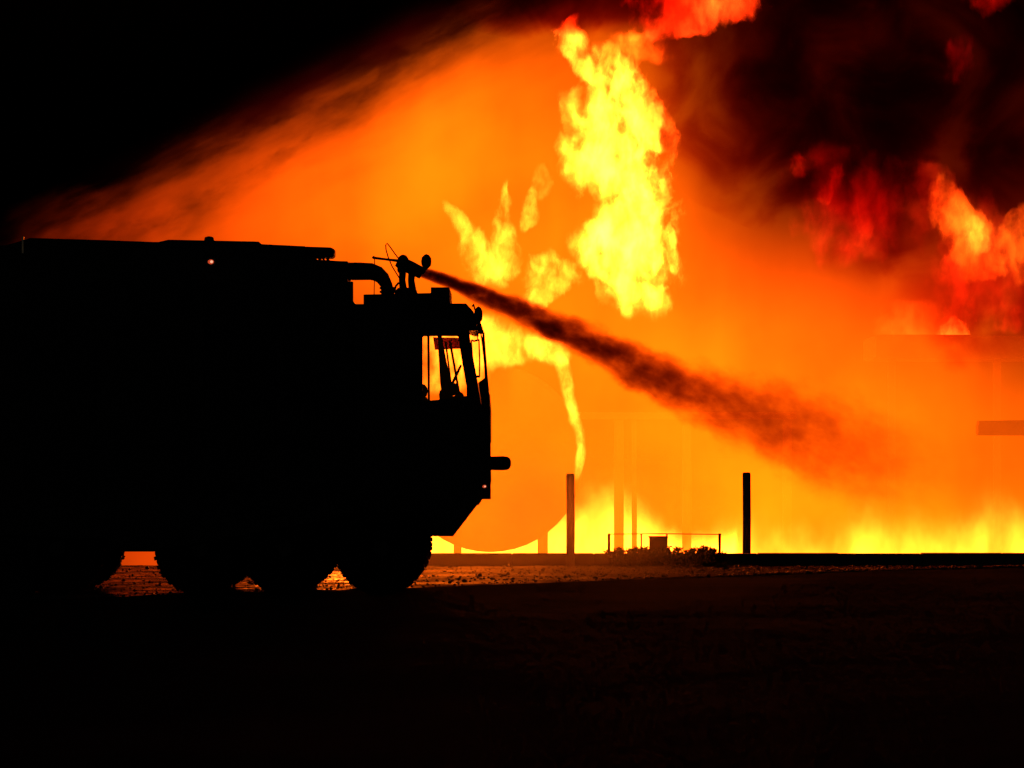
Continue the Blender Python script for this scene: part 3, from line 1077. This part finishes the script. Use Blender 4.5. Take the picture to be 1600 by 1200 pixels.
bed('fire_bed', [(380, 740), (480, 690), (600, 680), (660, 760), (700, 800), (790, 800), (860, 790), (905, 760), (950, 755), (985, 770), (1010, 790), (1045, 815), (1100, 830), (1150, 822)], 66.6, 2.2, 10.5,  # left end runs unseen behind the truck, raised to brighten the wet verge
    'white-yellow fire bed behind the mock-up legs and scrub', 3.0, ragged=.5, soft=.6)
bed('fire_bed', [(420, 800), (480, 690), (600, 665), (645, 720), (676, 835)], 58.6, 2.0, 9.0,  # added, mostly unseen behind the truck, to brighten the wet ground reflections
    'fire bed added behind the truck to brighten the wet verge, one edge glimpsed past the front wheel', 14.0, ragged=.5, soft=.6)
bed('fire_bed', [(1060, 845), (1110, 818), (1150, 792), (1190, 805), (1250, 815), (1310, 806), (1350, 770), (1400, 762), (1440, 785), (1490, 800), (1540, 764), (1600, 775), (1680, 780), (1800, 800), (1950, 815), (2100, 850)], 60.0, 2.4, 5.0,
    'long yellow fire bed along the kerb on the right', 8.0, nscale=.95, soft=1.0, ragged=.85)


# ---- orange fire body with fire-lit haze and spray, their glow painted as emission
def fire_glow_haze():
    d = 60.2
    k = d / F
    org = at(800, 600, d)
    g = G('burning_vapour_gas')  # fire body plus haze and spray, their glow painted as emission
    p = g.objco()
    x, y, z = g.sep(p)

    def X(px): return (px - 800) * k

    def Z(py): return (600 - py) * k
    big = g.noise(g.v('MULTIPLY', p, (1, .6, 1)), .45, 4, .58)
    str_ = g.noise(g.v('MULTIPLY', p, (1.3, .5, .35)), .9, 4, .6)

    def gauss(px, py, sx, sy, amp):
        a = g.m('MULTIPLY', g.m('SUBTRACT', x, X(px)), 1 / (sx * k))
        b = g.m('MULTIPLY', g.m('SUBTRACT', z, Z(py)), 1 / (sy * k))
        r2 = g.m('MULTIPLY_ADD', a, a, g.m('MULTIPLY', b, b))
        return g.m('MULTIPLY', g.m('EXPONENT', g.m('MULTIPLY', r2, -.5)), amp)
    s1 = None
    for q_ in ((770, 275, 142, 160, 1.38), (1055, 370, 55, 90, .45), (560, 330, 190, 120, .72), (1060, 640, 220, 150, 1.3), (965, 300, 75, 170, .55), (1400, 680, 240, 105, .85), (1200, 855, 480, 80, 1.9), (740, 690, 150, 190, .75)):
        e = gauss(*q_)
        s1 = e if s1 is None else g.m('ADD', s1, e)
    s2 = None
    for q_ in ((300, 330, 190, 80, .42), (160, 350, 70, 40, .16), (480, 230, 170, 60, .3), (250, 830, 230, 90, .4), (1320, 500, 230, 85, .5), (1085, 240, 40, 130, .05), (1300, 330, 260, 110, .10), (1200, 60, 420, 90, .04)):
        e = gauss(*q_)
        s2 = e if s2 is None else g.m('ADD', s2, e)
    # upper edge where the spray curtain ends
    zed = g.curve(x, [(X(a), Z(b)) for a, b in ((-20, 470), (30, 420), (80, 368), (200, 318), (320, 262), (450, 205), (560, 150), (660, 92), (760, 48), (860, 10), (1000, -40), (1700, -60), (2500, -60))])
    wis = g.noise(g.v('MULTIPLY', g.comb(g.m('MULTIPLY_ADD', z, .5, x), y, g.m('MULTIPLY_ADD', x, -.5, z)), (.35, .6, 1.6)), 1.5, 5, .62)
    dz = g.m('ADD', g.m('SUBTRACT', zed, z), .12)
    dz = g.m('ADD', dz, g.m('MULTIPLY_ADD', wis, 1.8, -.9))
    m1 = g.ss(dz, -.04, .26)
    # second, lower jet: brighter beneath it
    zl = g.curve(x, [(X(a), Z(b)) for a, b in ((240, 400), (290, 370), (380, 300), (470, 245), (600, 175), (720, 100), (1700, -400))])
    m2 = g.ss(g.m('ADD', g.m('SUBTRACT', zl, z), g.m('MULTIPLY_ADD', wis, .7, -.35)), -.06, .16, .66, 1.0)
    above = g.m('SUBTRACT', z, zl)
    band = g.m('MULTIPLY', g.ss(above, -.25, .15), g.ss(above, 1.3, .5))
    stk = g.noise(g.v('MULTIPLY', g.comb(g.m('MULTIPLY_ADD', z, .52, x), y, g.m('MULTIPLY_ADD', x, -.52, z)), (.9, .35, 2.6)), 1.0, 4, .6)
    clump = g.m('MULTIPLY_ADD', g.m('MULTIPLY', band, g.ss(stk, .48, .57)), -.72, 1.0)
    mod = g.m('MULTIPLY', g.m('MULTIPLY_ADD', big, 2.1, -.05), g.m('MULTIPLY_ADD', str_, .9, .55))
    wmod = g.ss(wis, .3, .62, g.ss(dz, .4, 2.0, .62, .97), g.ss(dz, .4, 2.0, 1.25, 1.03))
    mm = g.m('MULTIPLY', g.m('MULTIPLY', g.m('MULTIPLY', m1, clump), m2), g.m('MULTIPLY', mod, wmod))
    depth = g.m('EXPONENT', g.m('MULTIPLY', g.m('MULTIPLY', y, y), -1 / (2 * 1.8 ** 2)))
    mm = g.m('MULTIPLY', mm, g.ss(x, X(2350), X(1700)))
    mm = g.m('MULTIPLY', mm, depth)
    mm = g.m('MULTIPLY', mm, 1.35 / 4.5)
    s3 = g.m('ADD', gauss(640, 90, 130, 80, .035), gauss(430, 190, 150, 70, .02))     # fire-lit smoke above the spray, its red glow painted as emission
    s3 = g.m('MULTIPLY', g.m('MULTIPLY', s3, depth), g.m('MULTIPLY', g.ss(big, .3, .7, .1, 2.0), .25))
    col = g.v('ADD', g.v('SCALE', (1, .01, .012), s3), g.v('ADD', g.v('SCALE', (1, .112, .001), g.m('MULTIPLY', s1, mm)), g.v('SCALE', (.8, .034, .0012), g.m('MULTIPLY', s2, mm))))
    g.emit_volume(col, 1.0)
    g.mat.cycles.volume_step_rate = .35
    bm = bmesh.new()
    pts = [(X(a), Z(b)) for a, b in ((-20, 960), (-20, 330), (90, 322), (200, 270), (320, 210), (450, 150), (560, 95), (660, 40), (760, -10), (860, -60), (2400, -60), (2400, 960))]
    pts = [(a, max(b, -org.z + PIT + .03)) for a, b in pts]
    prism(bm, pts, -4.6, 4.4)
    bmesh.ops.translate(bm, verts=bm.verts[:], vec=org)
    o = put('burning_vapour', bm, g.mat, origin=org)  # carries the fire body and the painted glow of haze and spray
    tag(o, 'vast orange fire body with fire-lit haze and spray painted as glowing, behind the truck', 'fire')


fire_glow_haze()


# ---- dark smoke
def smoke(name, px, py, rx, ry, d, ry_d, dens, label, seed, nscale=.75, lo=.40, hi=.60, acol=(.6, .0, .0, 1)):
    k = d / F
    c = at(px, py, d)
    g = G(name + '_soot')
    p = g.objco()
    x, y, z = g.sep(p)
    so = g.v('ADD', p, (seed, seed * 1.3, seed * 2.7))
    n = g.noise(so, nscale, 5, .62, dist=.6)
    rr = g.v('LENGTH', g.v('MULTIPLY', p, (1 / (rx * k), 1 / ry_d, 1 / (ry * k))))
    f = g.ss(g.m('ADD', rr, g.m('MULTIPLY_ADD', n, -.9, .45)), 1.0, .45)
    st = g.m('MULTIPLY', g.m('MULTIPLY', f, g.ss(n, lo, hi, .08, 1.0)), dens)
    a = g.node('ShaderNodeVolumeAbsorption')
    a.inputs['Color'].default_value = acol
    g.set(a.inputs['Density'], st)
    g.t.links.new(a.outputs[0], g.out.inputs['Volume'])
    g.mat.cycles.volume_step_rate = .6
    bm = bmesh.new()
    ball(bm, c, rx * k * 1.05, ry_d * 1.05, ry * k * 1.05, 3)
    rr_ = random.Random(int(seed * 10))
    for v in bm.verts:
        v.co = Vector(c) + (v.co - Vector(c)) * (1 + rr_.uniform(-.05, .03))
    return tag(put(name, bm, g.mat, None, True, origin=c), label, 'smoke', 'smoke clouds over the fire')


smoke('smoke_cloud', 1405, 110, 450, 290, 55.2, 1.3, 5.0, 'huge black smoke cloud filling the upper right corner', 1.0)
smoke('smoke_cloud', 1560, 470, 190, 120, 55.4, .8, 1.5, 'dark red smoke cloud at the right edge above the boom', 4.0, .8)
smoke('smoke_cloud', 1390, 385, 150, 75, 55.8, .7, 2.2, 'brown smoke cloud hanging above the left end of the steel deck', 9.0, 1.0)
smoke('smoke_cloud', 900, -10, 230, 75, 55.0, 1.0, 4.0, 'dark smoke drifting across the top edge left of the tall column', 6.0, .7)


# ---- the water jet of the roof cannon
def jet():
    pa, pb = at(656, 424, 40.9), at(1480, 765, 56.5)
    ax = pb - pa
    L = ax.length
    ux = ax.normalized()
    uz = (Vector((0, 0, 1)) - ux * ux.z).normalized()
    uy = uz.cross(ux)
    g = G('water_jet_spray')
    p = g.objco()
    x, y, z = g.sep(p)

    def tx(px):            # position along the jet for a sight line
        best = min(range(1001), key=lambda i: abs(((pa + ax * (i / 1000)).x / (pa + ax * (i / 1000)).y) * F + HX - px))
        return L * best / 1000

    def dd(px): return (pa + ux * tx(px)).y
    def off(px, py):       # height of the jet's middle above the straight line
        t = pa + ux * tx(px)
        return (at(px, py, t.y).z - t.z)
    W = [(656, 9), (700, 12), (760, 17), (850, 25), (950, 34), (1050, 42), (1150, 58), (1250, 80), (1470, 95)]
    M_ = [(656, 424), (750, 459), (850, 503), (950, 550), (1050, 598), (1150, 638), (1250, 676), (1470, 760)]
    C = [(656, 16), (720, 8.0), (800, 4.4), (900, 2.7), (1000, 1.55), (1100, .76), (1200, .38), (1300, .19), (1380, .08), (1470, .0)]
    hw = g.curve(x, [(tx(a), b * dd(a) / F) for a, b in W])
    cz = g.curve(x, [(tx(a), off(a, b)) for a, b in M_])
    de = g.curve(x, [(tx(a), b) for a, b in C])
    n = g.noise(g.v('MULTIPLY', p, (.6, 1.5, 1.5)), 1.9, 5, .68, out=1)
    nx, ny, nzz = g.sep(g.v('SUBTRACT', n, (.5, .5, .5)))
    n2 = g.noise(g.v('MULTIPLY', p, (.5, 1.4, 1.4)), 3.2, 4, .65)
    hwn = g.m('MULTIPLY', hw, g.ss(x, 0.0, L * .45, .45, 1.0))
    zz = g.m('SUBTRACT', z, cz)
    zz = g.m('ADD', zz, g.m('MULTIPLY', g.m('MULTIPLY', nzz, hwn), 1.9))
    yy = g.m('ADD', y, g.m('MULTIPLY', g.m('MULTIPLY', ny, hwn), 1.7))
    rr = g.m('DIVIDE', g.m('SQRT', g.m('MULTIPLY_ADD', zz, zz, g.m('MULTIPLY', yy, yy))), hw)
    f = g.ss(g.m('ADD', rr, g.m('MULTIPLY_ADD', n2, 1.0, -.5)), 1.1, .45)
    st = g.m('MULTIPLY', f, de)
    st = g.m('MULTIPLY', st, g.ss(n2, .34, .6, .3, 1.35))
    a = g.node('ShaderNodeVolumeAbsorption')
    a.inputs['Color'].default_value = (.35, .12, .1, 1)
    g.set(a.inputs['Density'], g.m('MULTIPLY', st, 2.6))
    g.t.links.new(a.outputs[0], g.out.inputs['Volume'])
    g.mat.cycles.volume_step_rate = .12
    bm = bmesh.new()
    rings = []
    seg = 16
    for px, w in W:
        t = tx(px)
        hwm = w * dd(px) / F * 1.55
        cc = dict(M_)
        lo = [m for m in M_ if m[0] <= px][-1]
        hi = [m for m in M_ if m[0] >= px][0]
        yy_ = lo[1] if lo == hi else lo[1] + (hi[1] - lo[1]) * (px - lo[0]) / (hi[0] - lo[0])
        rings.append([bm.verts.new((t, hwm * math.cos(q_), off(px, yy_) + hwm * math.sin(q_))) for q_ in [2 * math.pi * i / seg for i in range(seg)]])
    for i in range(len(rings) - 1):
        for kk in range(seg):
            bm.faces.new((rings[i][kk], rings[i][(kk + 1) % seg], rings[i + 1][(kk + 1) % seg], rings[i + 1][kk]))
    bm.faces.new(rings[0][::-1]); bm.faces.new(rings[-1])
    o = put('water_jet', bm, g.mat)
    o.matrix_world = Matrix(((ux.x, uy.x, uz.x, pa.x), (ux.y, uy.y, uz.y, pa.y), (ux.z, uy.z, uz.z, pa.z), (0, 0, 0, 1)))
    tag(o, 'dark jet of water shot from the roof cannon across the fire', 'water jet')


jet()


# ---- water mist drifting low past the truck's nose, lit only by the fire behind it
def mist():
    d = 46.3
    c = at(790, 825, d)
    g = G('drifting_mist')
    p = g.objco()
    r2 = g.v('LENGTH', g.v('MULTIPLY', p, (1 / 3.4, 1 / 3.6, 1 / 1.5)))
    n = g.noise(p, .9, 3, .6)
    st = g.m('MULTIPLY', g.ss(r2, 1.0, .0), g.m('MULTIPLY', g.ss(n, .3, .7, .5, 1.3), .23))
    a = g.node('ShaderNodeVolumeScatter')
    a.inputs['Color'].default_value = (.95, .95, .95, 1)
    a.inputs['Anisotropy'].default_value = .55
    g.set(a.inputs['Density'], st)
    g.t.links.new(a.outputs[0], g.out.inputs['Volume'])
    g.mat.cycles.volume_step_rate = 1.0
    bm = bmesh.new()
    ball(bm, c, 3.4, 3.6, 1.5, 3)
    for v in bm.verts: v.co.z = max(v.co.z, .012)
    tag(put('water_mist', bm, g.mat, None, True, origin=c), 'thin water mist drifting low between the truck nose and the kerb', 'mist')


mist()
